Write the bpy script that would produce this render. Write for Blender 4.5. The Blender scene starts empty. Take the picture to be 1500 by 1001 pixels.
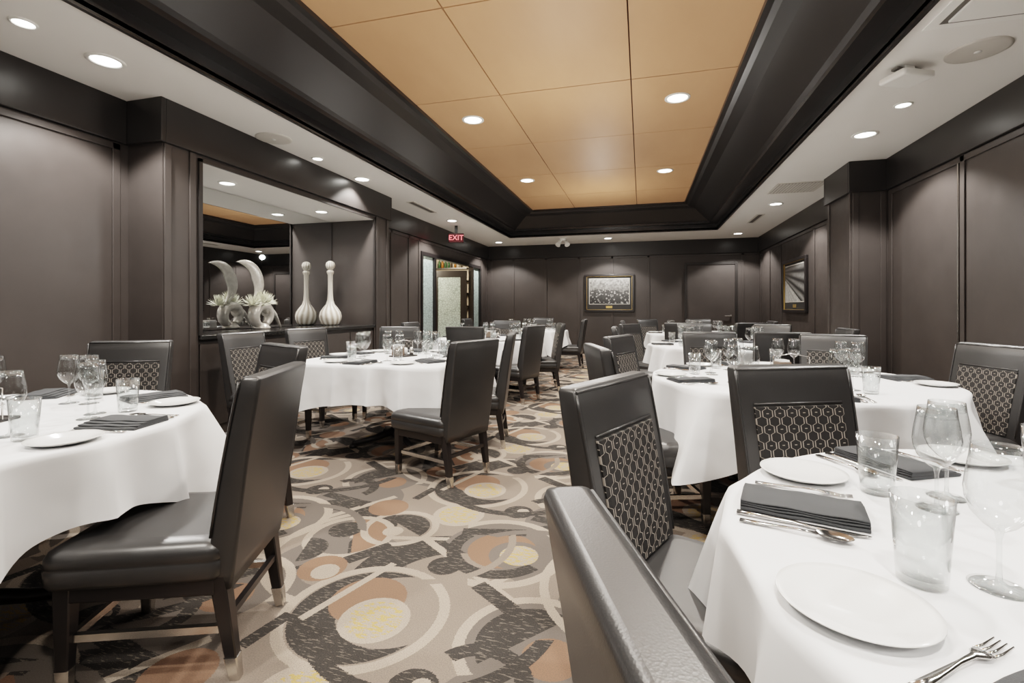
import bpy, bmesh, math, random
from mathutils import Vector, Matrix
random.seed(7)
D=bpy.data; SC=bpy.context.scene
COL=SC.collection

# ------------------------------------------------------------------ node helpers
class NT:
    def __init__(s,name):
        s.m=D.materials.new(name); s.m.use_nodes=True
        s.t=s.m.node_tree; s.n=s.t.nodes; s.l=s.t.links
        s.b=s.n['Principled BSDF']; s.out=s.n['Material Output']
    def node(s,typ,**k):
        n=s.n.new(typ)
        for a,v in k.items(): setattr(n,a,v)
        return n
    def put(s,sock,v):
        if hasattr(v,'is_linked') or isinstance(v,bpy.types.NodeSocket): s.l.new(v,sock)
        else: sock.default_value=v
    def math(s,op,a,b=None,c=None):
        n=s.n.new('ShaderNodeMath'); n.operation=op
        s.put(n.inputs[0],a)
        if b is not None: s.put(n.inputs[1],b)
        if c is not None: s.put(n.inputs[2],c)
        return n.outputs[0]
    def mix(s,f,a,b):
        n=s.n.new('ShaderNodeMix'); n.data_type='RGBA'
        s.put(n.inputs[0],f); s.put(n.inputs[6],a if not isinstance(a,tuple) else a+(1,) if len(a)==3 else a)
        s.put(n.inputs[7],b if not isinstance(b,tuple) else b+(1,) if len(b)==3 else b)
        return n.outputs[2]
    def obj(s):
        return s.n.new('ShaderNodeTexCoord').outputs['Object']
    def noise(s,scale,detail=2,vec=None,rough=.5):
        n=s.n.new('ShaderNodeTexNoise'); n.inputs['Scale'].default_value=scale
        n.inputs['Detail'].default_value=detail; n.inputs['Roughness'].default_value=rough
        s.l.new(vec if vec is not None else s.obj(),n.inputs['Vector']); return n.outputs['Fac']
    def mapping(s,vec,scale,rot=(0,0,0)):
        n=s.n.new('ShaderNodeMapping'); s.l.new(vec,n.inputs['Vector']); n.inputs['Scale'].default_value=scale
        n.inputs['Rotation'].default_value=rot
        return n.outputs[0]
    def bump(s,h,strength=.2,dist=.01):
        n=s.n.new('ShaderNodeBump'); n.inputs['Strength'].default_value=strength; n.inputs['Distance'].default_value=dist
        s.l.new(h,n.inputs['Height']); s.l.new(n.outputs[0],s.b.inputs['Normal'])
    def setb(s,col=None,rough=None,metal=None,spec=None):
        if col is not None: s.put(s.b.inputs['Base Color'],col if not isinstance(col,tuple) else col+(1,))
        if rough is not None: s.put(s.b.inputs['Roughness'],rough)
        if metal is not None: s.b.inputs['Metallic'].default_value=metal
        if spec is not None: s.b.inputs['Specular IOR Level'].default_value=spec

def simple(name,col,rough=.5,metal=0,var=.12,nscale=8,bump=0,bscale=200,spec=None):
    s=NT(name)
    f=s.noise(nscale,3)
    a=tuple(c*(1-var) for c in col); b=tuple(min(1,c*(1+var)) for c in col)
    s.setb(s.mix(f,a,b),rough,metal,spec)
    if bump: s.bump(s.noise(bscale,2),bump,.003)
    return s.m
def emis(name,col,strength):
    s=NT(name); s.setb((0.8,.8,.8),.5)
    s.b.inputs['Emission Color'].default_value=col+(1,); s.b.inputs['Emission Strength'].default_value=strength
    return s.m

# ------------------------------------------------------------------ materials
def mk_wall():
    s=NT('espresso_wall_panel')
    n1=s.noise(1.3,5,rough=.65); n2=s.noise(7,4)
    c=s.mix(n1,(.027,.0232,.0218),(.062,.0525,.0485))
    s.setb(c,s.math('MULTIPLY_ADD',n2,.18,.30)); s.bump(n2,.03,.01)
    return s.m
M_WALL=mk_wall()
M_TRAY=simple('tray_dark_lacquer',(.017,.0158,.0157),.30,var=.1,nscale=2)
M_TRIM=simple('espresso_trim',(.020,.0178,.0170),.34,var=.1,nscale=3)
M_WHITE=simple('ceiling_white_paint',(.82,.80,.76),.8,var=.02,nscale=3)
M_FIX=simple('white_fixture_enamel',(.85,.84,.80),.4,var=.01)
M_GRILL=simple('speaker_grille',(.60,.57,.52),.6,var=.03,bump=.3,bscale=600)
M_SLOT=simple('vent_shadow',(.12,.11,.10),.7)
def mk_orange():
    s=NT('caramel_ceiling_panel')
    v=s.mapping(s.obj(),(1,.35,1))
    n=s.noise(1.8,6,v,.55)
    s.setb(s.mix(n,(.44,.245,.120),(.60,.355,.190)),.55); return s.m
M_OR=mk_orange()
M_BLK=simple('black_lacquered_wood',(.012,.010,.010),.3,var=.1)
M_SEAM=simple('panel_reveal',(.10,.055,.03),.7)
def mk_leather():
    s=NT('charcoal_leather')
    vor=s.node('ShaderNodeTexVoronoi'); vor.inputs['Scale'].default_value=420; s.l.new(s.obj(),vor.inputs['Vector'])
    n=s.noise(5,3)
    s.setb(s.mix(n,(.016,.0158,.016),(.029,.0285,.029)),s.math('MULTIPLY_ADD',n,.08,.31),spec=.75)
    s.bump(vor.outputs['Distance'],.12,.001); return s.m
M_LEA=mk_leather()
def mk_pattern():
    s=NT('chain_pattern_fabric')
    sep=s.node('ShaderNodeSeparateXYZ'); s.l.new(s.obj(),sep.inputs[0])
    x,z=sep.outputs[0],sep.outputs[2]
    p=.0245; h=.028
    fx=s.math('PINGPONG',s.math('ADD',x,p*.5+20*p),p)
    pz=s.math('MULTIPLY_ADD',s.math('DIVIDE',s.math('PINGPONG',z,h),h),2.0,-1.0)
    sq=s.math('MINIMUM',s.math('MAXIMUM',s.math('MULTIPLY',pz,4.0),-1.0),1.0)
    line=s.math('MULTIPLY_ADD',sq,p*.30,p*.5)
    d=s.math('ABSOLUTE',s.math('SUBTRACT',fx,line))
    m1=s.math('LESS_THAN',d,.0017)
    tz=s.math('LESS_THAN',s.math('ABSOLUTE',s.math('SUBTRACT',s.math('PINGPONG',z,h),h)),.0013)
    tx=s.math('LESS_THAN',fx,p*.20)
    m=s.math('MAXIMUM',m1,s.math('MULTIPLY',tz,tx))
    s.setb(s.mix(m,(.009,.008,.008),(.31,.275,.24)),s.math('MULTIPLY_ADD',m,-.2,.6))
    s.bump(m,.3,.002); return s.m
M_PAT=mk_pattern()
M_CHR=simple('brushed_steel',(.62,.60,.57),.25,1,var=.05,nscale=30)
M_SILV=simple('polished_cutlery_steel',(.50,.49,.48),.16,1,var=.03)
def mk_cloth():
    s=NT('white_linen_tablecloth')
    n=s.noise(3.5,2); w=s.noise(4,2,rough=.4)
    s.setb(s.mix(n,(.65,.658,.67),(.73,.735,.745)),.8)
    s.b.inputs['Sheen Weight'].default_value=.1
    s.bump(w,.35,.05); return s.m
M_CLO=mk_cloth()
M_NAP=simple('slate_napkin_cloth',(.040,.043,.047),.8,var=.15,nscale=20,bump=.4,bscale=700)
M_POR=simple('white_porcelain',(.72,.72,.71),.10,var=.01)
def mk_glass():
    s=NT('clear_glass'); s.n.remove(s.b)
    tr=s.node('ShaderNodeBsdfTransparent'); tr.inputs[0].default_value=(.93,.945,.945,1)
    gl=s.node('ShaderNodeBsdfGlossy'); gl.inputs['Roughness'].default_value=.02
    lw=s.node('ShaderNodeLayerWeight'); lw.inputs[0].default_value=.5
    f=s.math('MINIMUM',s.math('MULTIPLY_ADD',s.math('POWER',lw.outputs['Facing'],2.4),.88,.08),.9)
    mx=s.node('ShaderNodeMixShader'); s.l.new(f,mx.inputs[0]); s.l.new(tr.outputs[0],mx.inputs[1]); s.l.new(gl.outputs[0],mx.inputs[2])
    s.l.new(mx.outputs[0],s.out.inputs[0]); return s.m
M_GLS=mk_glass()
def mk_mirror():
    s=NT('mirror_silver'); s.setb((.74,.75,.75),.01,1); return s.m
M_MIR=mk_mirror()
def mk_frost():
    s=NT('etched_glass_panel')
    v=s.node('ShaderNodeTexVoronoi'); v.feature='DISTANCE_TO_EDGE'; v.inputs['Scale'].default_value=16; s.l.new(s.obj(),v.inputs['Vector'])
    e=s.math('LESS_THAN',v.outputs['Distance'],.07)
    s.setb(s.mix(e,(.50,.60,.58),(.26,.33,.32)),.35)
    s.b.inputs['Transmission Weight'].default_value=.35; return s.m
M_FRO=mk_frost()
M_COUNT=simple('black_stone_counter',(.02,.02,.02),.12,var=.4,nscale=30)
def mk_pearl():
    s=NT('pearl_ribbed_ceramic')
    sep=s.node('ShaderNodeSeparateXYZ'); s.l.new(s.obj(),sep.inputs[0])
    a=s.math('ARCTAN2',sep.outputs[1],sep.outputs[0])
    w=s.math('SINE',s.math('ADD',s.math('MULTIPLY',a,12.0),s.math('MULTIPLY',sep.outputs[2],14.0)))
    f=s.math('MULTIPLY_ADD',w,.5,.5)
    s.setb(s.mix(f,(.36,.31,.25),(.80,.77,.70)),.14); s.bump(w,.25,.008); return s.m
M_PEARL=mk_pearl()
M_SCU=simple('silver_leaf_ceramic',(.55,.53,.49),.25,.45,var=.3,nscale=22,bump=.3,bscale=60)
M_PETAL=simple('pale_succulent_petals',(.74,.74,.62),.5,var=.2,nscale=30)
M_CRAD=emis('downlight_lens',(1,.93,.80),18)
M_CRAD2=emis('downlight_lens_cool',(1,.97,.90),18)
M_RED=emis('exit_red_glow',(1,.02,.05),1.6)
M_RDK=simple('exit_red_face',(.12,.01,.015),.4)
M_GOLD=simple('brass_plaque',(.55,.38,.14),.35,.8)
M_MAT=simple('picture_mat',(.02,.02,.02),.5)
M_OFF=simple('picture_white_border',(.6,.58,.54),.6)

def mk_photo(kind):
    s=NT('black_white_print_'+kind)
    o=s.obj()
    sep=s.node('ShaderNodeSeparateXYZ'); s.l.new(o,sep.inputs[0])
    if kind=='crowd':
        v=s.node('ShaderNodeTexVoronoi'); v.inputs['Scale'].default_value=16; s.l.new(o,v.inputs['Vector'])
        n=s.noise(22,6)
        heads=s.math('LESS_THAN',v.outputs['Distance'],.36)
        band=s.math('LESS_THAN',s.math('ADD',sep.outputs[2],s.math('MULTIPLY',s.noise(5,2),.25)),.20)
        g=s.math('MULTIPLY_ADD',sep.outputs[2],.9,.26)
        f=s.math('ADD',s.math('MULTIPLY',s.math('MULTIPLY',heads,band),.45),s.math('MULTIPLY',g,s.math('MULTIPLY_ADD',band,-.70,1.0)))
        f=s.math('MULTIPLY',f,s.math('MULTIPLY_ADD',n,2.6,-.5))
    else:
        n=s.noise(26,5)
        x,z=sep.outputs[0],sep.outputs[2]
        tiers=s.math('SINE',s.math('MULTIPLY',s.math('DIVIDE',s.math('SUBTRACT',z,.30),s.math('ADD',x,.95)),46.0))
        field=s.math('LESS_THAN',s.math('ADD',z,s.math('MULTIPLY',x,.45)),-.12)
        f=s.math('ADD',s.math('MULTIPLY',s.math('MULTIPLY_ADD',tiers,.5,.5),.28),s.math('MULTIPLY',field,.45))
        f=s.math('MULTIPLY',f,s.math('MULTIPLY_ADD',n,1.4,.1))
    s.setb(s.mix(f,(.012,.012,.012),(.70,.69,.66)),.3); return s.m
M_CROWD=mk_photo('crowd'); M_STAD=mk_photo('stadium')

def mk_carpet():
    s=NT('patterned_carpet')
    T=1.75; K=1/.78
    o=s.obj(); sep=s.node('ShaderNodeSeparateXYZ'); s.l.new(o,sep.inputs[0])
    wob=s.noise(160,1)
    x=s.math('MULTIPLY_ADD',sep.outputs[0],K,s.math('MULTIPLY',wob,.014)); y=s.math('MULTIPLY_ADD',sep.outputs[1],K,s.math('MULTIPLY',wob,.014))
    streak=s.noise(1,2,s.mapping(o,(24,130,24),(0,0,.5)),.6)
    fleck=s.noise(1,2,s.mapping(o,(26,70,26),(0,0,-.3)),.7)
    def loc(cx,cy):
        return (s.math('WRAP',s.math('SUBTRACT',x,cx),T/2,-T/2), s.math('WRAP',s.math('SUBTRACT',y,cy),T/2,-T/2))
    def rad(dx,dy): return s.math('SQRT',s.math('MULTIPLY_ADD',dx,dx,s.math('MULTIPLY',dy,dy)))
    def disc(cx,cy,R,inner=0,cut=None):
        dx,dy=loc(cx,cy)
        r=rad(dx,dy)
        m=s.math('LESS_THAN',r,R)
        if inner: m=s.math('MULTIPLY',m,s.math('GREATER_THAN',r,inner))
        if cut:
            a,c=cut; a=math.radians(a)
            m=s.math('MULTIPLY',m,s.math('GREATER_THAN',s.math('MULTIPLY_ADD',dx,math.cos(a),s.math('MULTIPLY',dy,math.sin(a))),c))
        return m
    def cres(cx,cy,R,ox,oy,r2):
        dx,dy=loc(cx,cy); m=s.math('LESS_THAN',rad(dx,dy),R)
        return s.math('MULTIPLY',m,s.math('GREATER_THAN',rad(s.math('SUBTRACT',dx,ox),s.math('SUBTRACT',dy,oy)),r2))
    def bar(cx,cy,ang,L,W):
        dx,dy=loc(cx,cy); a=math.radians(ang)
        u=s.math('MULTIPLY_ADD',dx,math.cos(a),s.math('MULTIPLY',dy,math.sin(a)))
        v=s.math('MULTIPLY_ADD',dx,-math.sin(a),s.math('MULTIPLY',dy,math.cos(a)))
        return s.math('MULTIPLY',s.math('LESS_THAN',s.math('ABSOLUTE',u),L/2),s.math('LESS_THAN',s.math('ABSOLUTE',v),W/2))
    base=(.215,.175,.146); light=(.36,.30,.245); grey=(.125,.108,.096); tan=(.205,.118,.078)
    darkc=s.mix(s.math('GREATER_THAN',streak,.60),(.024,.0235,.0235),(.13,.112,.095))
    goldc=s.mix(s.math('GREATER_THAN',fleck,.52),light,(.46,.31,.11))
    c=s.mix(s.noise(2.5,2),tuple(v*.92 for v in base),tuple(v*1.06 for v in base))
    P={'L':light,'G':grey,'T':tan,'D':darkc,'O':goldc,'B':base}
    sh=[
     ('G',disc(.0,.75,.42,.20)),('G',disc(1.30,1.68,.36)),('D',cres(.62,.80,.50,.16,-.12,.43)),('D',cres(1.35,1.15,.52,-.14,-.14,.44)),
     ('L',bar(.95,.80,-35,1.50,.055)),('L',bar(1.25,1.30,58,1.20,.055)),('L',bar(.30,1.20,12,.9,.045)),
     ('L',disc(.40,.42,.43,.375)),('B',disc(.40,.42,.375)),('D',cres(.40,.42,.365,.14,.06,.29)),('T',disc(.36,.52,.20)),('L',disc(.48,.38,.175)),('O',disc(.48,.38,.14)),
     ('L',disc(1.28,.40,.37,.315,(110,-.15))),('G',disc(1.28,.40,.315)),('D',disc(1.28,.40,.27,0,(140,.05))),('T',disc(1.37,.34,.13)),
     ('L',disc(.88,1.20,.43,.37,(20,-.2))),('G',disc(.88,1.20,.37,0,(60,-.18))),('D',disc(.88,1.20,.335,.245,(-120,.0))),('T',cres(.90,1.20,.22,.10,-.04,.17)),('O',disc(1.02,1.16,.12)),
     ('D',bar(.78,1.42,12,.44,.095)),
     ('L',disc(1.60,1.12,.30,.25)),('T',disc(1.60,1.12,.25,0,(30,.02))),('G',disc(1.60,1.12,.25,0,(210,.0))),('D',disc(1.52,1.19,.115)),
     ('L',disc(.12,1.32,.27,.22)),('D',disc(.12,1.32,.205,0,(60,.02))),('L',disc(.10,1.25,.07)),
     ('D',bar(1.04,.68,-35,.40,.095)),('D',bar(.10,.95,55,.30,.095)),('T',disc(1.68,.72,.14)),('L',disc(1.72,.69,.08)),('D',disc(.62,.93,.10)),
     ('D',disc(1.42,.88,.15,0,(20,0))),('D',bar(1.20,1.66,-14,.44,.095)),('T',disc(1.62,1.60,.15)),
     ('L',disc(.44,1.62,.19,.145)),('O',disc(.44,1.62,.145)),('D',disc(.86,.03,.11)),('L',disc(.89,.05,.045)),
     ('D',disc(1.10,.12,.24,.16,(60,.02))),('D',bar(.02,.18,78,.26,.07)),
     # sweeping bands that cross over everything
     ('D',disc(.72,.60,.66,.585,(-75,.30))),('L',disc(1.80,.98,.60,.55,(195,.22))),('B',disc(.45,1.22,.52,.47,(-30,.30))),
     ('L',bar(.22,.58,72,.62,.045)),('G',disc(1.15,.95,.58,.52,(80,.34))),
    ]
    for k,m in sh: c=s.mix(m,c,P[k])
    yarn=s.noise(220,3,rough=.7)
    c=s.mix(s.math('MULTIPLY',s.math('MULTIPLY_ADD',yarn,2.4,-.75),.60),c,(.075,.063,.053))
    s.setb(c,.95,spec=.1); s.bump(yarn,.5,.006)
    return s.m
M_CARP=mk_carpet()

# ------------------------------------------------------------------ mesh helpers
def box(bm,x0,x1,y0,y1,z0,z1,mi=0,bev=0,seg=2):
    vs=[bm.verts.new(p) for p in [(x0,y0,z0),(x1,y0,z0),(x1,y1,z0),(x0,y1,z0),(x0,y0,z1),(x1,y0,z1),(x1,y1,z1),(x0,y1,z1)]]
    fs=[bm.faces.new([vs[i] for i in f]) for f in [(0,3,2,1),(4,5,6,7),(0,1,5,4),(1,2,6,5),(2,3,7,6),(3,0,4,7)]]
    for f in fs: f.material_index=mi
    if bev:
        es=list({e for f in fs for e in f.edges})
        r=bmesh.ops.bevel(bm,geom=es,offset=bev,segments=seg,affect='EDGES',profile=.6)
        for f in r['faces']: f.material_index=mi; f.smooth=True
    return vs
def loft(bm,rings,mi=0,smooth=True,caps=True,closed=True):
    V=[[bm.verts.new(p) for p in r] for r in rings]; n=len(V[0])
    for a,b in zip(V[:-1],V[1:]):
        for i in range(n if closed else n-1):
            j=(i+1)%n
            f=bm.faces.new((a[i],a[j],b[j],b[i])); f.material_index=mi; f.smooth=smooth
    if caps:
        f=bm.faces.new(list(reversed(V[0]))); f.material_index=mi
        f=bm.faces.new(V[-1]); f.material_index=mi
    return V
def rrect(cx,cy,z,hw,hd,r,seg=3):
    pts=[]
    for (sx,sy,a0) in [(1,1,0),(-1,1,90),(-1,-1,180),(1,-1,270)]:
        for k in range(seg+1):
            a=math.radians(a0+90*k/seg)
            pts.append((cx+sx*(hw-r)+r*math.cos(a),cy+sy*(hd-r)+r*math.sin(a),z))
    return pts
def lathe(bm,prof,seg=32,mi=0,c=(0,0,0),smooth=True):
    rings=[]
    for r,z in prof:
        rings.append([(c[0]+max(r,1e-4)*math.cos(2*math.pi*i/seg),c[1]+max(r,1e-4)*math.sin(2*math.pi*i/seg),c[2]+z) for i in range(seg)])
    return loft(bm,rings,mi,smooth,caps=False)
def tube(bm,pts,rad,seg=8,mi=0):
    rings=[]
    pts=[Vector(p) for p in pts]
    rads=rad if isinstance(rad,(list,tuple)) else [rad]*len(pts)
    for i,p in enumerate(pts):
        t=(pts[min(i+1,len(pts)-1)]-pts[max(i-1,0)]).normalized()
        up=Vector((0,0,1)) if abs(t.z)<.9 else Vector((1,0,0))
        a=t.cross(up).normalized(); b=t.cross(a).normalized()
        rings.append([p+rads[i]*(a*math.cos(2*math.pi*k/seg)+b*math.sin(2*math.pi*k/seg)) for k in range(seg)])
    loft(bm,rings,mi)
def mesh(name,bm,mats,recalc=True):
    if recalc: bmesh.ops.recalc_face_normals(bm,faces=bm.faces)
    me=D.meshes.new(name); bm.to_mesh(me); bm.free()
    for m in mats: me.materials.append(m)
    return me
def obj(name,me,loc=(0,0,0),rz=0,rot=None,scale=None,bev=0):
    o=D.objects.new(name,me); COL.objects.link(o); o.location=loc
    o.rotation_euler=rot if rot else (0,0,rz)
    if scale: o.scale=scale
    if bev:
        m=o.modifiers.new('bevel','BEVEL'); m.width=bev; m.segments=2; m.limit_method='ANGLE'
    return o
def boxes(name,lst,mats,bev=0):
    bm=bmesh.new()
    for b in lst: box(bm,*b)
    return obj(name,mesh(name,bm,mats),bev=bev)

# ------------------------------------------------------------------ room
XL,XR,YF,YB=-4.16,2.75,12.8,-2.5
H=2.92; FZ=2.56
XB=-3.79
boxes('floor',[(-7.3,XR+.1,YB-.1,YF+.1,-.05,0)],[M_CARP])
for b in [
 (XL-.12,XL,YB,3.06,0,3.5),
 (XL-.5,XB,3.06,3.39,0,3.5),(XL-.5,XB,6.29,6.70,0,3.5),
 (XL-.5,XB,3.39,6.29,2.52,3.5),
 (-4.66,-4.54,3.39,6.29,0,2.52),
 (XL-.12,XL,6.70,8.60,0,3.5),(XL-.12,XL,12.2,YF,0,3.5),(XL-.12,XL,8.60,12.2,2.32,3.5)]:
    boxes('wall_left',[b],[M_WALL])
boxes('wall_far',[(-7.3,XR+.1,YF,YF+.12,0,3.5)],[M_WALL])
boxes('wall_right',[(XR,XR+.12,YB,YF,0,3.5)],[M_WALL])
boxes('wall_right',[(2.38,XR,6.50,7.23,0,3.5)],[M_WALL])
boxes('wall_back',[(XL-.12,XR+.12,YB-.12,YB,0,3.5)],[M_WALL])
fr=.04
boxes('trim_1',[
 (XL,XL+fr,YB,3.06-fr,FZ,H),(XL,XB+fr,3.06-fr,3.06,FZ,H),(XB,XB+fr,3.06,6.70,FZ,H),(XL,XB+fr,6.70,6.70+fr,FZ,H),
 (XL,XL+fr,6.74,YF,FZ,H),(XL+fr,XR-fr,YF-fr,YF,FZ,H),
 (XR-fr,XR,7.23+fr,YF,FZ,H),(2.38-fr,XR,7.23,7.23+fr,FZ,H),(2.38-fr,2.38,6.5,7.23,FZ,H),(2.38-fr,XR,6.5-fr,6.5,FZ,H),
 (XR-fr,XR,YB,6.5-fr,FZ,H),(XL+fr,XR-fr,YB,YB+fr,FZ,H)],[M_TRIM],bev=.006)
bt=[]; t=.014
for y in (-1.6,-.2,1.15,2.96): bt.append((XL,XL+t,y-.03,y+.03,.14,FZ))
for y in (3.10,3.33,6.36,6.66): bt.append((XB,XB+t,y-.03,y+.03,.14,FZ))
for y in (6.8,7.45,8.1,8.52,12.28,12.7): bt.append((XL,XL+t,y-.03,y+.03,.14,FZ))
for x in (-4.05,-3.41,-2.5,-1.61,-.74,.17,2.38): bt.append((x-.03,x+.03,YF-t,YF,.14,FZ))
for y in (1.1,2.45,3.8,5.15,6.42,7.3,8.05,8.95,10.9,11.8,12.6): bt.append((XR-t,XR,y-.03,y+.03,.14,FZ))
for x in (2.42,2.70): bt.append((x-.03,x+.03,6.5-t,6.5,.14,FZ))
for y in (6.54,7.19): bt.append((2.38-t,2.38,y-.03,y+.03,.14,FZ))
bt+= [(XL,XL+t,YB,2.99,2.50,2.555),(XR-t,XR,YB,6.4,2.50,2.555),(XR-t,XR,7.3,12.7,2.50,2.555),(-4.1,2.7,YF-t,YF,2.50,2.555),(XL,XL+t,6.75,12.7,2.50,2.555)]
boxes('trim_2',bt,[M_WALL],bev=.004)
boxes('trim_3',[(XR-.02,XR-.0005,5.19,5.205,.14,2.5)],[M_CHR])
boxes('baseboard_left',[(XL,XL+.02,YB,3.04,0,.14),(XB,XB+.02,3.06,3.39,0,.14),(XB,XB+.02,6.29,6.7,0,.14),(XL,XL+.02,6.72,8.6,0,.14),(XL,XL+.02,12.2,YF-.03,0,.14)],[M_TRIM])
boxes('baseboard_far',[(XL,1.0,YF-.02,YF,0,.14),(2.3,XR,YF-.02,YF,0,.14)],[M_TRIM])
boxes('baseboard_right',[(XR-.02,XR,YB,6.48,0,.14),(2.36,2.38,6.5,7.23,0,.14),(2.36,XR,6.48,6.5,0,.14),(XR-.02,XR,7.25,YF-.03,0,.14)],[M_TRIM])

TX0,TX1,TY0,TY1=-3.06,1.56,-1.25,11.2
boxes('ceiling',[(XL,TX0,YB,YF,H,H+.03),(TX1,XR,YB,YF,H,H+.03),(TX0,TX1,TY1,YF,H,H+.03),(TX0,TX1,YB,TY0,H,H+.03),
                 (-7.3,XR+.1,YB-.1,YF+.1,3.55,3.6)],[M_WHITE])
bm=bmesh.new()
prof=[(-.03,H+.001),(-.03,H-.02),(.0,H-.02),(.0,3.03),(.16,3.03),(.16,3.07),(.20,3.09),(.50,3.30),(.62,3.33),(.66,3.36),(.71,3.36),(.71,3.45)]
loft(bm,[[(TX0+i,TY0+i,z),(TX1-i,TY0+i,z),(TX1-i,TY1-i,z),(TX0+i,TY1-i,z)] for i,z in prof],0,False,caps=False)
obj('trim_4',mesh('tray_crown',bm,[M_TRAY],recalc=False))
bm=bmesh.new()
xs=[TX0+.69,-1.41,-.10,TX1-.69]; ys=[-.6,.23,1.75,3.27,4.76,6.26,7.77,9.28,TY1-.69]
for i in range(3):
    for j in range(len(ys)-1):
        box(bm,xs[i]+.006,xs[i+1]-.006,ys[j]+.006,ys[j+1]-.006,3.40,3.43,0)
box(bm,xs[0],xs[-1],ys[0],ys[-1],3.425,3.45,1)
obj('ceiling_tray_panels',mesh('tray_panels',bm,[M_OR,M_SEAM]))

boxes('ceiling_niche',[(-4.53,XB-.001,3.39,6.29,2.50,2.52)],[M_WHITE])
bm=bmesh.new()
box(bm,-4.53,XB-.03,3.395,6.285,0,.92,0)
for k in range(5):
    y0=3.42+k*.574
    box(bm,XB-.03,XB-.008,y0,y0+.555,.12,.88,0,.006)
    box(bm,XB-.008,XB+.006,y0+.50,y0+.515,.45,.6,2)
box(bm,-4.53,XB+.03,3.395,6.285,.92,.96,1,.006)
obj('built_in_sideboard',mesh('sideboard',bm,[M_WALL,M_COUNT,M_CHR]))
boxes('wall_mirror',[(-4.529,-4.50,3.40,6.28,.965,2.495)],[M_MIR])
boxes('trim_5',[(XB,XB+.02,3.385,3.42,.96,2.53),(XB,XB+.02,6.26,6.295,.96,2.53),(XB,XB+.02,3.385,6.295,2.50,2.53)],[M_TRIM])

bm=bmesh.new()
lathe(bm,[(0,0),(.09,0),(.125,.02),(.15,.08),(.155,.13),(.14,.19),(.10,.25),(.06,.30),(.042,.36),(.036,.45),(.034,.60),(.036,.72),(.048,.745),(.050,.77),(.036,.785),(.03,.79)],48,0)
lathe(bm,[(.02,.785),(.045,.80),(.062,.83),(.066,.86),(.055,.895),(.03,.915),(0,.92)],32,0)
obj('decorative_bottle_vase',mesh('bottle_vase',bm,[M_PEARL]),(-4.30,5.97,.96))
def sculpture():
    bm=bmesh.new()
    R=.115
    rings=[]
    for i in range(33):
        a=math.radians(-60+ i*330/32); rr=.034+.028*math.sin(math.pi*i/32)
        c=Vector((0,R*math.cos(a),.155+R*math.sin(a))); n=Vector((0,math.cos(a),math.sin(a)))
        rings.append([c+n*rr*math.cos(2*math.pi*k/14)+Vector((1,0,0))*rr*1.25*math.sin(2*math.pi*k/14) for k in range(14)])
    loft(bm,rings,0)
    tail=[]
    for i in range(15):
        q=i/14; y=.06+.24*q; z=.20+.05*math.sin(q*3)-.19*q**1.6; rr=.045*(1-q)+.012
        c=Vector((0,y,max(z,.015)));
        tail.append([c+Vector((rr*1.2*math.sin(2*math.pi*k/12),0,rr*math.cos(2*math.pi*k/12))) for k in range(12)])
    loft(bm,tail,0)
    lathe(bm,[(0,0),(.09,0),(.095,.02),(.07,.05),(.04,.07)],24,0)
    cr=[]
    for i in range(41):
        q=i/40; a=math.radians(-78+q*196)
        th=.003+.085*math.sin(math.pi*q)**.9
        ro=.27; c=Vector((-.03,-.20+(ro-th)*math.cos(a),.53+(ro-th)*math.sin(a)*.95)); n=Vector((0,math.cos(a),math.sin(a)))
        cr.append([c+n*th*math.cos(2*math.pi*k/12)+Vector((1,0,0))*.016*math.sin(2*math.pi*k/12) for k in range(12)])
    loft(bm,cr,0)
    tube(bm,[(-.03,-.14,.27),(-.03,-.09,.22),(0,-.06,.12)],[.015,.026,.03],10,0)
    for (cy,cz,sc) in [(-.06,.31,1.1),(.06,.33,1.0),(-.17,.31,.95),(.0,.37,.9)]:
        for k in range(60):
            a=random.uniform(0,2*math.pi); e=random.uniform(-.2,1.35)
            d=Vector((math.cos(a)*math.cos(e),math.sin(a)*math.cos(e),math.sin(e)))
            s1=d.cross(Vector((0,0,1))).normalized(); L=.125*sc
            p=Vector((.02,cy,cz-.03))
            v=[bm.verts.new(q) for q in (p,p+d*L*.5+s1*.009,p+d*L+Vector((0,0,.012)),p+d*L*.5-s1*.009)]
            f=bm.faces.new(v); f.material_index=1
    return mesh('swirl_vase',bm,[M_SCU,M_PETAL])
obj('swirl_sculpture_vase_with_succulents',sculpture(),(-4.28,4.66,.96))

# ------------------------------------------------------------------ doors left + corridor
def framed(bm,y0,y1,z0,z1,x0,x1,w=.07):
    box(bm,x0,x1,y0,y0+w,z0,z1,0); box(bm,x0,x1,y1-w,y1,z0,z1,0)
    box(bm,x0,x1,y0+w,y1-w,z0,z0+w*1.8,0); box(bm,x0,x1,y0+w,y1-w,z1-w,z1,0)
    xm=(x0+x1)/2
    box(bm,xm-.006,xm+.006,y0+w,y1-w,z0+w*1.8,z1-w,1)
bm=bmesh.new()
framed(bm,8.60,9.30,0,2.32,XL-.10,XL+.02); framed(bm,11.55,12.20,0,2.32,XL-.10,XL+.02)
box(bm,XL-.10,XL+.02,9.30,11.55,2.25,2.32,0)
obj('window_1',mesh('door_sidelights',bm,[M_BLK,M_FRO]))
bm=bmesh.new(); framed(bm,0,.92,.01,2.16,-.025,.025,.16)
box(bm,.025,.06,.82,.85,.9,1.3,2); box(bm,-.06,-.025,.82,.85,.9,1.3,2)
lf=mesh('glass_door_leaf',bm,[M_BLK,M_FRO,M_CHR])
obj('door_1',lf,(XL-.13,11.50,0),math.radians(96))
obj('door_2',lf,(XL-.19,9.30,0),math.radians(178))
M_CORW=simple('corridor_warm_wall',(.45,.36,.26),.6,var=.1)
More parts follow.
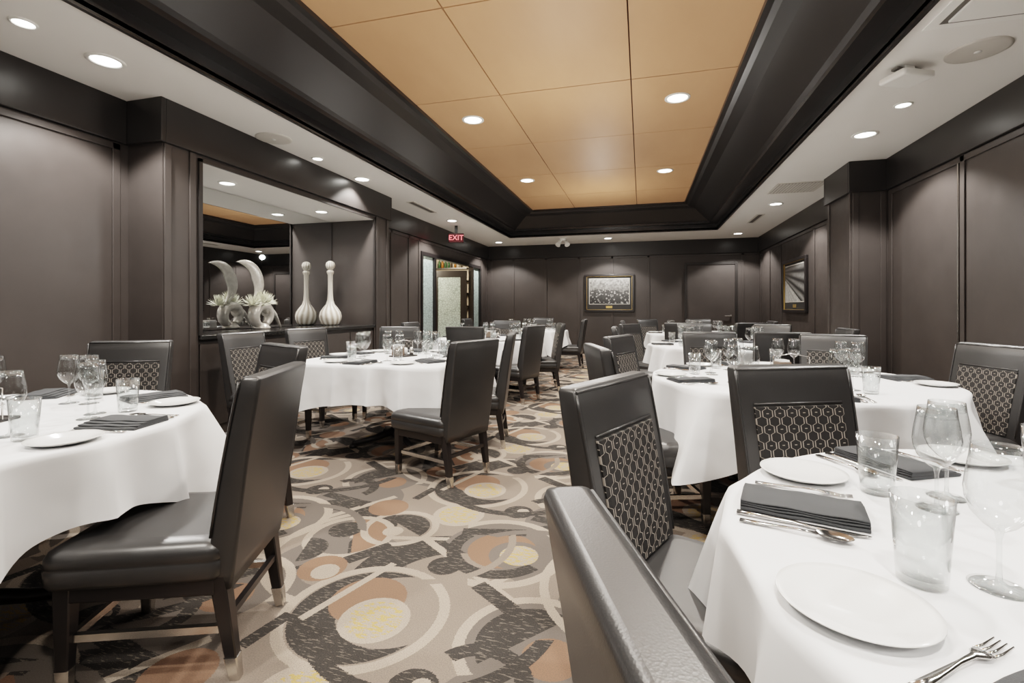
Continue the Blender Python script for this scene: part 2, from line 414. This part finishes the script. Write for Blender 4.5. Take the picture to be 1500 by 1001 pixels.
boxes('wall_corridor',[(-7.3,-7.2,7.5,YF,0,3.5)],[M_CORW]); boxes('wall_corridor',[(-7.2,XL-.12,7.4,7.5,0,3.5)],[M_CORW])
boxes('ceiling_corridor',[(-7.2,XL-.12,7.5,YF,2.9,2.95)],[M_WHITE])
bm=bmesh.new()
M_SHB=simple('shelf_back_cream',(.55,.48,.38),.5)
box(bm,-5.9,XL-.5,12.45,12.78,0,.9,0); box(bm,-5.9,XL-.5,12.74,12.78,.9,2.7,4)
box(bm,-7.2,-6.85,9.2,12.75,0,.9,0); box(bm,-7.2,-7.16,9.2,12.75,.9,2.7,4)
for k in range(6):
    box(bm,-7.16,-6.88,9.2,12.75,.9+k*.35,.93+k*.35,0); box(bm,-5.9,XL-.5,12.48,12.74,.9+k*.35,.93+k*.35,0)
for y in (9.2,10.2,11.05,11.9,12.72): box(bm,-7.16,-6.88,y,y+.03,.9,2.68,0)
for k in range(5):
    y=9.3
    while y<12.65:
        if random.random()<.85:
            h=random.uniform(.20,.29); lathe(bm,[(0,0),(.035,0),(.035,h*.6),(.013,h*.75),(.013,h),(0,h)],10,random.choice([1,2,3]),(-7.0,y,.93+k*.35))
        y+=.095
    x=-5.8
    while x<XL-.6:
        if random.random()<.85:
            h=random.uniform(.20,.29); lathe(bm,[(0,0),(.035,0),(.035,h*.6),(.013,h*.75),(.013,h),(0,h)],10,random.choice([1,2,3]),(x,12.6,.93+k*.35))
        x+=.095
obj('liquor_display_shelf',mesh('bottle_shelf',bm,[M_BLK,simple('amber_bottle',(.35,.14,.03),.15),simple('green_bottle',(.05,.12,.05),.15),simple('label_bottle',(.6,.55,.45),.3),M_SHB]))

bm=bmesh.new()
box(bm,1.04,1.10,YF-.05,YF-.001,0,2.34,0); box(bm,2.20,2.26,YF-.05,YF-.001,0,2.34,0); box(bm,1.10,2.20,YF-.05,YF-.001,2.28,2.34,0)
box(bm,1.10,2.20,YF-.03,YF-.002,.01,2.28,1); box(bm,2.08,2.12,YF-.09,YF-.03,1.0,1.04,2); box(bm,1.96,2.12,YF-.10,YF-.08,1.0,1.03,2)
obj('door_3',mesh('far_door',bm,[M_TRIM,M_WALL,M_CHR]),bev=.004)

def picture(w,h,img):
    bm=bmesh.new(); b=.055
    for (x0,x1,z0,z1) in [(-w/2,w/2,h/2-b,h/2),(-w/2,w/2,-h/2,-h/2+b),(-w/2,-w/2+b,-h/2+b,h/2-b),(w/2-b,w/2,-h/2+b,h/2-b)]:
        box(bm,x0,x1,-.05,0,z0,z1,0,.006)
    g=.006
    W=w/2-b; Hh=h/2-b
    for (x0,x1,z0,z1) in [(-W,W,Hh-g,Hh),(-W,W,-Hh,-Hh+g),(-W,-W+g,-Hh,Hh),(W-g,W,-Hh,Hh)]:
        box(bm,x0,x1,-.035,-.0,z0,z1,3)
    box(bm,-W,W,-.015,0,-Hh,Hh,1)
    box(bm,-W+.06,W-.06,-.019,-.014,-Hh+.14,Hh-.05,4)
    box(bm,-W+.075,W-.075,-.022,-.018,-Hh+.155,Hh-.065,2)
    box(bm,-.08,.08,-.024,-.014,-Hh+.04,-Hh+.10,3)
    return mesh('framed_picture',bm,[M_BLK,M_MAT,img,M_GOLD,M_OFF])
obj('framed_crowd_photograph',picture(1.27,.98,M_CROWD),(-.82,YF-.005,1.60))
obj('framed_stadium_photograph',picture(1.40,1.0,M_STAD),(XR-.005,9.95,1.62),math.radians(-90))

# ------------------------------------------------------------------ ceiling fixtures and lamps
def dl_mesh(lens,r=.10):
    bm=bmesh.new()
    lathe(bm,[(r+.028,0),(r+.028,-.006),(r+.004,-.010),(r,-.004),(r-.004,.0)],32,0)
    lathe(bm,[(r-.002,-.003),(0,-.003)],32,1)
    return mesh('downlight',bm,[M_FIX,lens])
DL=dl_mesh(M_CRAD); DL2=dl_mesh(M_CRAD2,.085)
def lamp(x,y,z,W,col,ang=150,blend=.8,r=.08):
    l=D.lights.new('downlight_lamp','SPOT'); l.energy=W; l.color=col; l.spot_size=math.radians(ang); l.spot_blend=blend; l.shadow_soft_size=r
    o=D.objects.new('downlight_lamp',l); COL.objects.link(o); o.location=(x,y,z-.03)
warm=(1,.93,.84); cool=(1,.955,.90)
for y in (-.2,2.55,5.3,8.05):
    for x in (-1.9,.36):
        obj('recessed_downlight',DL,(x,y,3.40)); lamp(x,y,3.40,255,warm,145,.8)
for y in (-1.0,2.49,5.66,8.8,12.0):
    obj('recessed_downlight',DL2,(-3.59,y,H)); lamp(-3.59,y,H,195,cool,118,.3,.05)
for y in (-.9,2.3,5.5,8.77,12.0):
    obj('recessed_downlight',DL2,(2.13,y,H)); lamp(2.13,y,H,195,cool,118,.3,.05)
obj('recessed_downlight',DL2,(-.8,12.0,H)); lamp(-.8,12.0,H,195,cool,118,.3,.05)
for (x,y) in [(-3.59,2.03),(2.13,4.78),(-3.59,4.75)]:
    obj('recessed_downlight',DL2,(x,y,H),scale=(.6,.6,1))
for y in (4.05,5.57):
    obj('recessed_downlight',DL2,(-4.15,y,2.50),scale=(.8,.8,1)); lamp(-4.15,y,2.50,50,cool)
def point(x,y,z,W,r=.5,col=(1,.95,.89)):  # added fill light, no fixture stands behind it
    l=D.lights.new('fill_lamp','POINT'); l.energy=W; l.shadow_soft_size=r; l.color=col
    o=D.objects.new('fill_lamp',l); COL.objects.link(o); o.location=(x,y,z)
for y in (-.8,2.3,4.8): point(-.75,y,2.15,40,.25)  # bare fill points added in mid-air to lift ceiling and walls
point(-.75,9.0,2.35,38,.05)  # added far-end fill, small radius so the mirror shows only a dot
point(-5.6,10.4,2.4,170,.2,(1,.85,.65))  # added warm fill for the corridor, without a fixture

bm=bmesh.new(); lathe(bm,[(.17,0),(.17,-.006),(.15,-.010),(.0,-.012)],40,0); lathe(bm,[(.02,-.012),(.02,-.016),(0,-.016)],12,1)
SP=mesh('ceiling_speaker',bm,[M_GRILL,M_FIX])
obj('ceiling_speaker',SP,(-3.59,4.07,H)); obj('ceiling_speaker',SP,(2.16,3.9,H))
def vent(w,l,n=8):
    bm=bmesh.new(); box(bm,-w/2,w/2,-l/2,l/2,-.008,0,0)
    box(bm,-w/2+.03,w/2-.03,-l/2+.03,l/2-.03,-.010,-.007,1)
    for k in range(n):
        x=-w/2+.03+(w-.06)*(k+.5)/n; hw=(w-.06)/n*.36; box(bm,x-hw,x+hw,-l/2+.03,l/2-.03,-.016,-.009,0)
    return mesh('air_vent',bm,[M_GRILL,M_SLOT])
obj('ceiling_air_vent',vent(.62,.62,14),(2.12,7.65,H))
# flat-plaque diffuser: frame, dark gap, centre plate
bm=bmesh.new(); box(bm,-.31,.31,-.31,.31,-.008,0,0,.003); box(bm,-.25,.25,-.25,.25,-.010,-.007,1); box(bm,-.22,.22,-.22,.22,-.022,-.009,0,.004)
obj('ceiling_air_diffuser',mesh('diffuser',bm,[M_FIX,M_SLOT]),(1.98,3.22,H))
bm=bmesh.new(); box(bm,-.07,.07,-.45,.45,-.008,0,0); box(bm,-.035,.035,-.42,.42,-.010,-.007,1)
sl=mesh('slot_vent',bm,[M_GRILL,M_SLOT])
obj('ceiling_air_vent',sl,(-3.6,7.5,H)); obj('ceiling_air_vent',sl,(2.1,10.1,H))
bm=bmesh.new(); box(bm,-.13,.13,-.10,.10,-.105,-.055,0,.018,3); box(bm,-.04,.04,-.03,.03,-.06,0,0,.005); box(bm,-.10,.10,-.025,.025,-.03,-.015,1)
obj('ceiling_wireless_access_point',mesh('access_point',bm,[M_FIX,M_SLOT]),(1.82,4.04,H),math.radians(25))
bm=bmesh.new(); lathe(bm,[(0,0),(.08,0),(.08,-.03),(.02,-.05),(0,-.05)],20,0)
for sx in (-1,1):
    tube(bm,[(0,0,-.04),(sx*.07,-.02,-.07)],.012,8,0)
    tube(bm,[(sx*.06,.02,-.06),(sx*.10,-.04,-.13),(sx*.12,-.07,-.17)],[.035,.05,.065],16,0)
obj('emergency_twin_spotlight',mesh('twin_spot',bm,[M_FIX]),(-1.87,11.75,H))
ex=D.objects.new('exit_sign',None); COL.objects.link(ex); ex.location=(-3.72,9.35,2.66); ex.rotation_euler=(0,0,math.radians(18))
bm=bmesh.new(); box(bm,-.16,.16,-.03,.03,-.10,.10,0,.008); box(bm,-.03,.03,-.02,.02,.10,.26,0); box(bm,-.15,.15,-.034,-.029,-.09,.09,1)
hb=obj('housing',mesh('exit_housing',bm,[M_BLK,M_RDK])); hb.parent=ex
tc=D.curves.new('exit_text','FONT'); tc.body='EXIT'; tc.size=.15; tc.align_x='CENTER'; tc.align_y='CENTER'; tc.extrude=.003; tc.materials.append(M_RED)
to=D.objects.new('lettering',tc); COL.objects.link(to); to.parent=ex; to.location=(0,-.038,0); to.rotation_euler=(math.radians(90),0,0)

# ------------------------------------------------------------------ chair
def chair_mesh():
    bm=bmesh.new()
    rings=[]
    for z,gx,gr in [(.335,.0,.03),(.35,.010,.04),(.395,.014,.045),(.400,.010,.045),(.405,.014,.045),(.43,.012,.045),(.447,.004,.045),(.458,-.014,.04),(.464,-.05,.03)]:
        r=rrect(0,.015,z,.245+gx,.25+gx,gr,4)
        rings.append([(x*(1.0+.03*(y/.25)),y,z) for x,y,z in r])
    loft(bm,rings,0)
    box(bm,-.235,.235,-.22,.25,.285,.338,1,.006)
    rings=[]
    def yc(z): 
        q=(z-.30)/.68
        return -.235-.10*q**1.35
    for z,hw,hd,r in [(.30,.228,.034,.010),(.36,.232,.040,.013),(.46,.236,.043,.013),(.58,.239,.042,.013),(.70,.242,.039,.013),(.82,.245,.036,.013),(.92,.247,.034,.013),(.968,.247,.032,.013),(.979,.242,.027,.012),(.982,.232,.017,.010)]:
        rings.append(rrect(0,yc(z),z,hw,hd,r,4))
    loft(bm,rings,0)
    for sx in (-1,1):
        tube(bm,[(sx*(.236+.012*(z-.46)/.5),yc(z)+.041-.009*(z-.46)/.5,z) for z in (.47,.58,.70,.82,.92,.965)],.0045,6,0)
    tube(bm,[(sx*.243,yc(.968)+.030,.970) for sx in (-1,1)],.0045,6,0)
    N=8
    rings=[]
    for i in range(N+1):
        z=.47+(.835-.47)*i/N; hd=.043-.008*(z-.46)/.46
        y=yc(z)+hd; hw=.186+.004*i/N
        rings.append([(-hw,y-.01,z),(hw,y-.01,z),(hw,y+.005,z),(hw-.012,y+.010,z),(-hw+.012,y+.010,z),(-hw,y+.005,z)])
    loft(bm,rings,2,False)
    tube(bm,[(-.19,yc(.845)+.037,.845),(.19,yc(.845)+.037,.845)],.004,6,0)
    def leg(x,y0,y1):
        rr=[]
        for z,h in [(.34,.026),(.20,.023),(.075,.019)]:
            q=1-z/.34; y=y0+(y1-y0)*q; rr.append(rrect(x,y,z,h,h,.004,1))
        loft(bm,rr,1,False)
        rr=[]
        for z,h in [(.075,.021),(.0,.017)]:
            q=1-z/.34; y=y0+(y1-y0)*q; rr.append(rrect(x,y,z,h,h,.004,1))
        loft(bm,rr,3,False)
    for sx in (-1,1):
        leg(sx*.212,.225,.230); leg(sx*.205,-.225,-.275)
        box(bm,sx*.208-.010,sx*.208+.010,-.235,.215,.155,.178,3)
    box(bm,-.2,.2,.205,.225,.155,.178,3); box(bm,-.2,.2,-.262,-.242,.19,.212,1)
    bmesh.ops.scale(bm,vec=(.95,1,1),verts=bm.verts)
    return mesh('dining_chair',bm,[M_LEA,M_BLK,M_PAT,M_CHR])
CH=chair_mesh()
def chair(x,y,fx,fy):
    return obj('dining_chair',CH,(x,y,0),math.atan2(fy,fx)-math.pi/2)

# ------------------------------------------------------------------ tables
def sup(th,r,n):
    c,s=abs(math.cos(th)),abs(math.sin(th)); return r/((c**n+s**n)**(1/n))
def table(cx,cy,r,n=2,over=.27,nc=5,seed=1):
    rnd=random.Random(seed)
    bm=bmesh.new(); TZ=.757
    seg=72
    def ring(s,z): return [(sup(2*math.pi*i/seg,r,n)*s*math.cos(2*math.pi*i/seg),sup(2*math.pi*i/seg,r,n)*s*math.sin(2*math.pi*i/seg),z) for i in range(seg)]
    loft(bm,[ring(.99,.725),ring(.992,.74),ring(.985,TZ)],0)
    lathe(bm,[(.16,.725),(.16,.70),(.05,.68),(.045,.12),(.07,.09),(.07,.05),(0,.05)],20,1)
    for k in range(4):
        a=math.pi/4+k*math.pi/2
        L=.40
        tube(bm,[(.04*math.cos(a),.04*math.sin(a),.10),(L*.5*math.cos(a),L*.5*math.sin(a),.06),(L*math.cos(a),L*math.sin(a),.035)],[.035,.028,.022],8,1)
        lathe(bm,[(0,0),(.03,0),(.032,.02),(.02,.035),(0,.035)],12,1,(L*math.cos(a),L*math.sin(a),0))
    obj('dining_table',mesh('dining_table',bm,[M_BLK,M_BLK]),(cx,cy,0))
    bm=bmesh.new(); seg=288; CT=.762
    ph=[rnd.uniform(0,6.28) for _ in range(6)]
    S=r+over
    rings=[]
    for s in (.02,.25,.5,.75,.9,.97):
        rings.append([(sup(2*math.pi*i/seg,r,n)*s*math.cos(2*math.pi*i/seg),sup(2*math.pi*i/seg,r,n)*s*math.sin(2*math.pi*i/seg),CT) for i in range(seg)])
    K=18
    for k in range(K+1):
        t=k/K; ring=[]
        for i in range(seg):
            th=2*math.pi*i/seg; R=sup(th,r,n); Lc=sup(th,S,nc); o=max(.12,Lc-R)
            corner=max(0,(o-over)/.25); corner=min(1.3,corner)
            s_=o*t; rr=.018
            if s_<rr*1.57:
                a=s_/rr; out=rr*math.sin(a); dz=rr*(1-math.cos(a))
            else:
                out=rr+ (s_-rr*1.57)*(.06+.22*corner*(1 if n<4 else .5)); dz=rr+(s_-rr*1.57)*.98
            amp=.052*t**.85*(1+1.2*corner)
            arg=15*th+ph[1]+1.6*math.sin(3*th+ph[4])
            w1=math.sin(9*th+ph[0]+.8*math.sin(2*th+ph[3])); w2=1-2*abs(math.sin(arg/2))**.8
            out+=amp*(w1*.40+w2*.75+math.sin(31*th+ph[2])*.10*t)
            wob=.012*math.sin(5*th+ph[3])*t
            q=R+out-.012
            ring.append((q*math.cos(th),q*math.sin(th),CT-dz*(1-.04*math.sin(7*th+ph[5]))+wob))
        rings.append(ring)
    loft(bm,rings,0,True,caps=False)
    c=bm.verts.new((0,0,CT)); bm.verts.ensure_lookup_table()
    v0=[bm.verts[i] for i in range(seg)]
    for i in range(seg):
        f=bm.faces.new((c,v0[i],v0[(i+1)%seg])); f.smooth=True
    obj('tablecloth',mesh('tablecloth',bm,[M_CLO]),(cx,cy,0))

def m_plate(r=.100):
    bm=bmesh.new()
    lathe(bm,[(0,.003),(r*.55,.003),(r*.66,.006),(r*.9,.014),(r,.017),(r*1.003,.0155),(r*.92,.011),(r*.62,.001),(0,.0)],56,0)
    return mesh('plate',bm,[M_POR])
def m_wine():
    bm=bmesh.new()
    lathe(bm,[(.0,.0),(.037,.0),(.038,.0015),(.030,.003),(.012,.006),(.0045,.012),(.0035,.03),(.0035,.075),(.006,.088),(.020,.098),(.034,.115),(.041,.135),(.0425,.152),(.040,.175),(.036,.20),(.0335,.222),(.0325,.222),(.0345,.20)],40,0)
    return mesh('wine_glass',bm,[M_GLS])
def m_tumbler():
    bm=bmesh.new()
    lathe(bm,[(0,0),(.030,0),(.033,.003),(.036,.05),(.042,.138),(.0405,.138),(.035,.05),(.031,.014),(.02,.011),(0,.011)],40,0)
    return mesh('water_tumbler',bm,[M_GLS])
def m_napkin():
    bm=bmesh.new()
    w,l=.078,.115
    for k,(dx,th) in enumerate([(0,.008),(.012,.005),(.030,.004),(.048,.004)]):
        z0=sum([.008,.005,.004,.004][:k])
        n=10; rings=[]
        for i in range(n+1):
            y=-l+2*l*i/n; z=z0+.0012*math.sin(i*1.3+k)
            x0=-w+dx*1.3; x1=w-dx*.12
            rings.append([(x0,y,z),(x1,y,z),(x1+.004,y,z+th*.5),(x1,y,z+th),(x0,y,z+th),(x0-.004,y,z+th*.5)])
        loft(bm,rings,0,True)
    return mesh('folded_napkin',bm,[M_NAP])
def strip(bm,st,mi=0):
    rings=[]
    for y,w,z,t,cx in st: rings.append([(cx-w,y,z),(cx+w,y,z),(cx+w*.8,y,z+t),(cx-w*.8,y,z+t)])
    loft(bm,rings,mi,True)
def m_fork():
    bm=bmesh.new()
    strip(bm,[(-.10,.008,.002,.003,0),(-.06,.0065,.003,.003,0),(.0,.003,.006,.0035,0),(.03,.004,.007,.003,0),(.045,.011,.006,.0025,0),(.055,.0125,.005,.0025,0)])
    for k in range(4):
        x=-.0098+k*.0065; strip(bm,[(.053,.0018,.005,.0022,x),(.075,.0015,.003,.002,x),(.10,.0008,.006,.0015,x)])
    return mesh('fork',bm,[M_SILV])
def m_knife():
    bm=bmesh.new()
    strip(bm,[(-.115,.008,.001,.006,0),(-.08,.0085,.001,.007,0),(-.01,.006,.002,.006,0),(.0,.005,.003,.003,0),(.02,.009,.003,.0018,.001),(.08,.0095,.003,.0016,.0015),(.11,.005,.003,.0014,-.002),(.118,.001,.003,.001,-.005)])
    return mesh('table_knife',bm,[M_SILV])
def m_spoon():
    bm=bmesh.new()
    strip(bm,[(-.10,.008,.002,.003,0),(-.06,.0065,.003,.003,0),(.0,.003,.006,.0035,0),(.035,.004,.006,.003,0)])
    rings=[]
    for s,z in [(1,.010),(.96,.0095),(.8,.006),(.5,.0035),(.1,.003)]:
        rings.append([(.020*s*math.cos(a),.062+.032*s*math.sin(a),z) for a in [2*math.pi*i/24 for i in range(24)]])
    loft(bm,rings,0,True,caps=False)
    return mesh('spoon',bm,[M_SILV])
PL,WG,TU,NK,FK,KN,SPN=m_plate(),m_wine(),m_tumbler(),m_napkin(),m_fork(),m_knife(),m_spoon()
def caddy():
    bm=bmesh.new()
    box(bm,-.11,.11,-.07,.07,.0,.012,0,.004)
    box(bm,-.095,-.02,-.045,.045,.012,.10,1,.004); box(bm,-.085,-.03,-.04,.04,.10,.112,2)
    lathe(bm,[(0,.012),(.028,.012),(.03,.06),(.026,.075),(0,.08)],20,2,(.03,.02,0))
    lathe(bm,[(0,.012),(.018,.012),(.02,.05),(.012,.065),(.012,.08),(0,.082)],16,3,(.08,-.02,0))
    tube(bm,[(-.11,0,.01),(-.11,0,.13),(0,0,.15),(.11,0,.13),(.11,0,.01)],.003,6,3)
    return mesh('condiment_caddy',bm,[M_BLK,simple('sugar_packets_box',(.10,.07,.05),.5),M_POR,M_CHR])
CA=caddy()
Z=.7625
def setting(cx,cy,ang,R,two=False):
    a=math.radians(ang); ein=Vector((-math.cos(a),-math.sin(a))); lf=Vector((-ein.y,ein.x))
    P=Vector((cx,cy))-ein*R; rz=math.atan2(ein.y,ein.x)-math.pi/2
    def at(l,i): q=P+lf*l+ein*i; return (q.x,q.y,Z)
    j=lambda:random.uniform(-.06,.06)
    obj('folded_napkin',NK,at(0,.0),rz+j())
    obj('bread_plate',PL,at(.235,.0),rz)
    obj('dinner_fork',FK,at(.112,.0),rz+j()*.6)
    obj('table_knife',KN,at(-.105,.0),rz+j()*.5); obj('soup_spoon',SPN,at(-.145,-.005),rz+j()*.5)
    obj('water_tumbler',TU,at(-.235,.17),rz); obj('wine_glass',WG,at(-.19,.27),rz)
    if two: obj('wine_glass',WG,at(-.10,.22),rz)

tables=[
 ('A',.95,1.00,.79,2,3,[217,163,115,60,0,290]),
 ('B',.90,3.37,.83,2,5,[205,150,107,60,10,270]),
 ('C',-2.50,1.20,.79,2,8,[15,-35,70,125,200,270]),
 ('D',-2.12,3.93,.68,7,11,[-35,8,50,100,160,205,-95]),
 ('H',-2.15,6.75,.78,2,14,[-40,15,90,175,265]),
 ('G',-2.20,9.60,.76,2,17,[0,90,180,265]),
 ('E',.90,6.20,.82,2,20,[190,140,100,50,-5,-70]),
 ('F',.90,9.00,.82,2,23,[185,130,75,10,250,305]),
]
for nm,cx,cy,r,n,sd,angs in tables:
    table(cx,cy,r,n,.26 if n==2 else .32,5 if n==2 else 9,sd)
    for a in angs: setting(cx,cy,a,r-.15 if n==2 else r-.14,two=(nm!='A' or a in (115,60)))
    obj('condiment_caddy',CA,(cx+.02,cy+.05,Z),random.uniform(0,3))

chairs=[(-1.60,1.36,-.93,-.36),(-1.66,.34,-.8,.6),(-3.17,2.2,.5,-.85),(-2.24,2.17,-.4,-.92),
 (-3.2,3.6,1,0),(-1.42,3.27,-.94,.35),(-1.45,4.1,-.97,-.2),(-3.25,4.42,.95,-.3),(-2.75,4.9,.15,-1),
 (-2.05,5.75,0,1),(-1.63,6.1,-.93,.3),(-1.47,7.0,-.95,-.3),(-3.2,6.9,1,-.05),(-2.3,7.85,0,-1),
 (-1.42,9.6,-1,0),(-2.3,8.55,0,1),(-2.2,10.65,0,-1),(-3.25,9.6,1,0),
 (.305,.500,.93,.36),(.20,1.39,.91,-.41),(.67,1.77,.38,-.92),(1.9,.95,-1,0),
 (.06,2.95,.93,.3),(.13,3.85,.93,-.35),(.65,4.45,.15,-1),(1.45,4.3,-.3,-.95),(1.76,3.5,-.95,-.25),
 (.02,5.85,1,0),(.12,6.85,.85,-.5),(.75,7.25,0,-1),(1.55,7.0,-.5,-.8),(1.85,6.05,-1,0),(1.25,5.25,0,1),
 (.0,8.85,1,0),(.3,9.8,.6,-.8),(1.1,10.0,0,-1),(1.85,9.2,-1,0),(.6,8.02,.1,1),(1.45,8.25,-.4,.9)]
for c in chairs: chair(*c)

# ------------------------------------------------------------------ camera / world
w=D.worlds.new('World'); SC.world=w; w.use_nodes=True
w.node_tree.nodes['Background'].inputs[0].default_value=(.9,.85,.8,1); w.node_tree.nodes['Background'].inputs[1].default_value=.3
cam=D.cameras.new('camera'); co=D.objects.new('camera',cam); COL.objects.link(co)
cam.sensor_width=36; cam.lens=36*705/1500; cam.shift_y=-48.5/1500; cam.clip_start=.02
co.location=(0,0,1.2); co.rotation_euler=(math.radians(90),0,math.atan(190/705))
SC.camera=co
SC.view_settings.view_transform='Filmic'
SC.view_settings.look='Medium High Contrast'
SC.view_settings.exposure=.3
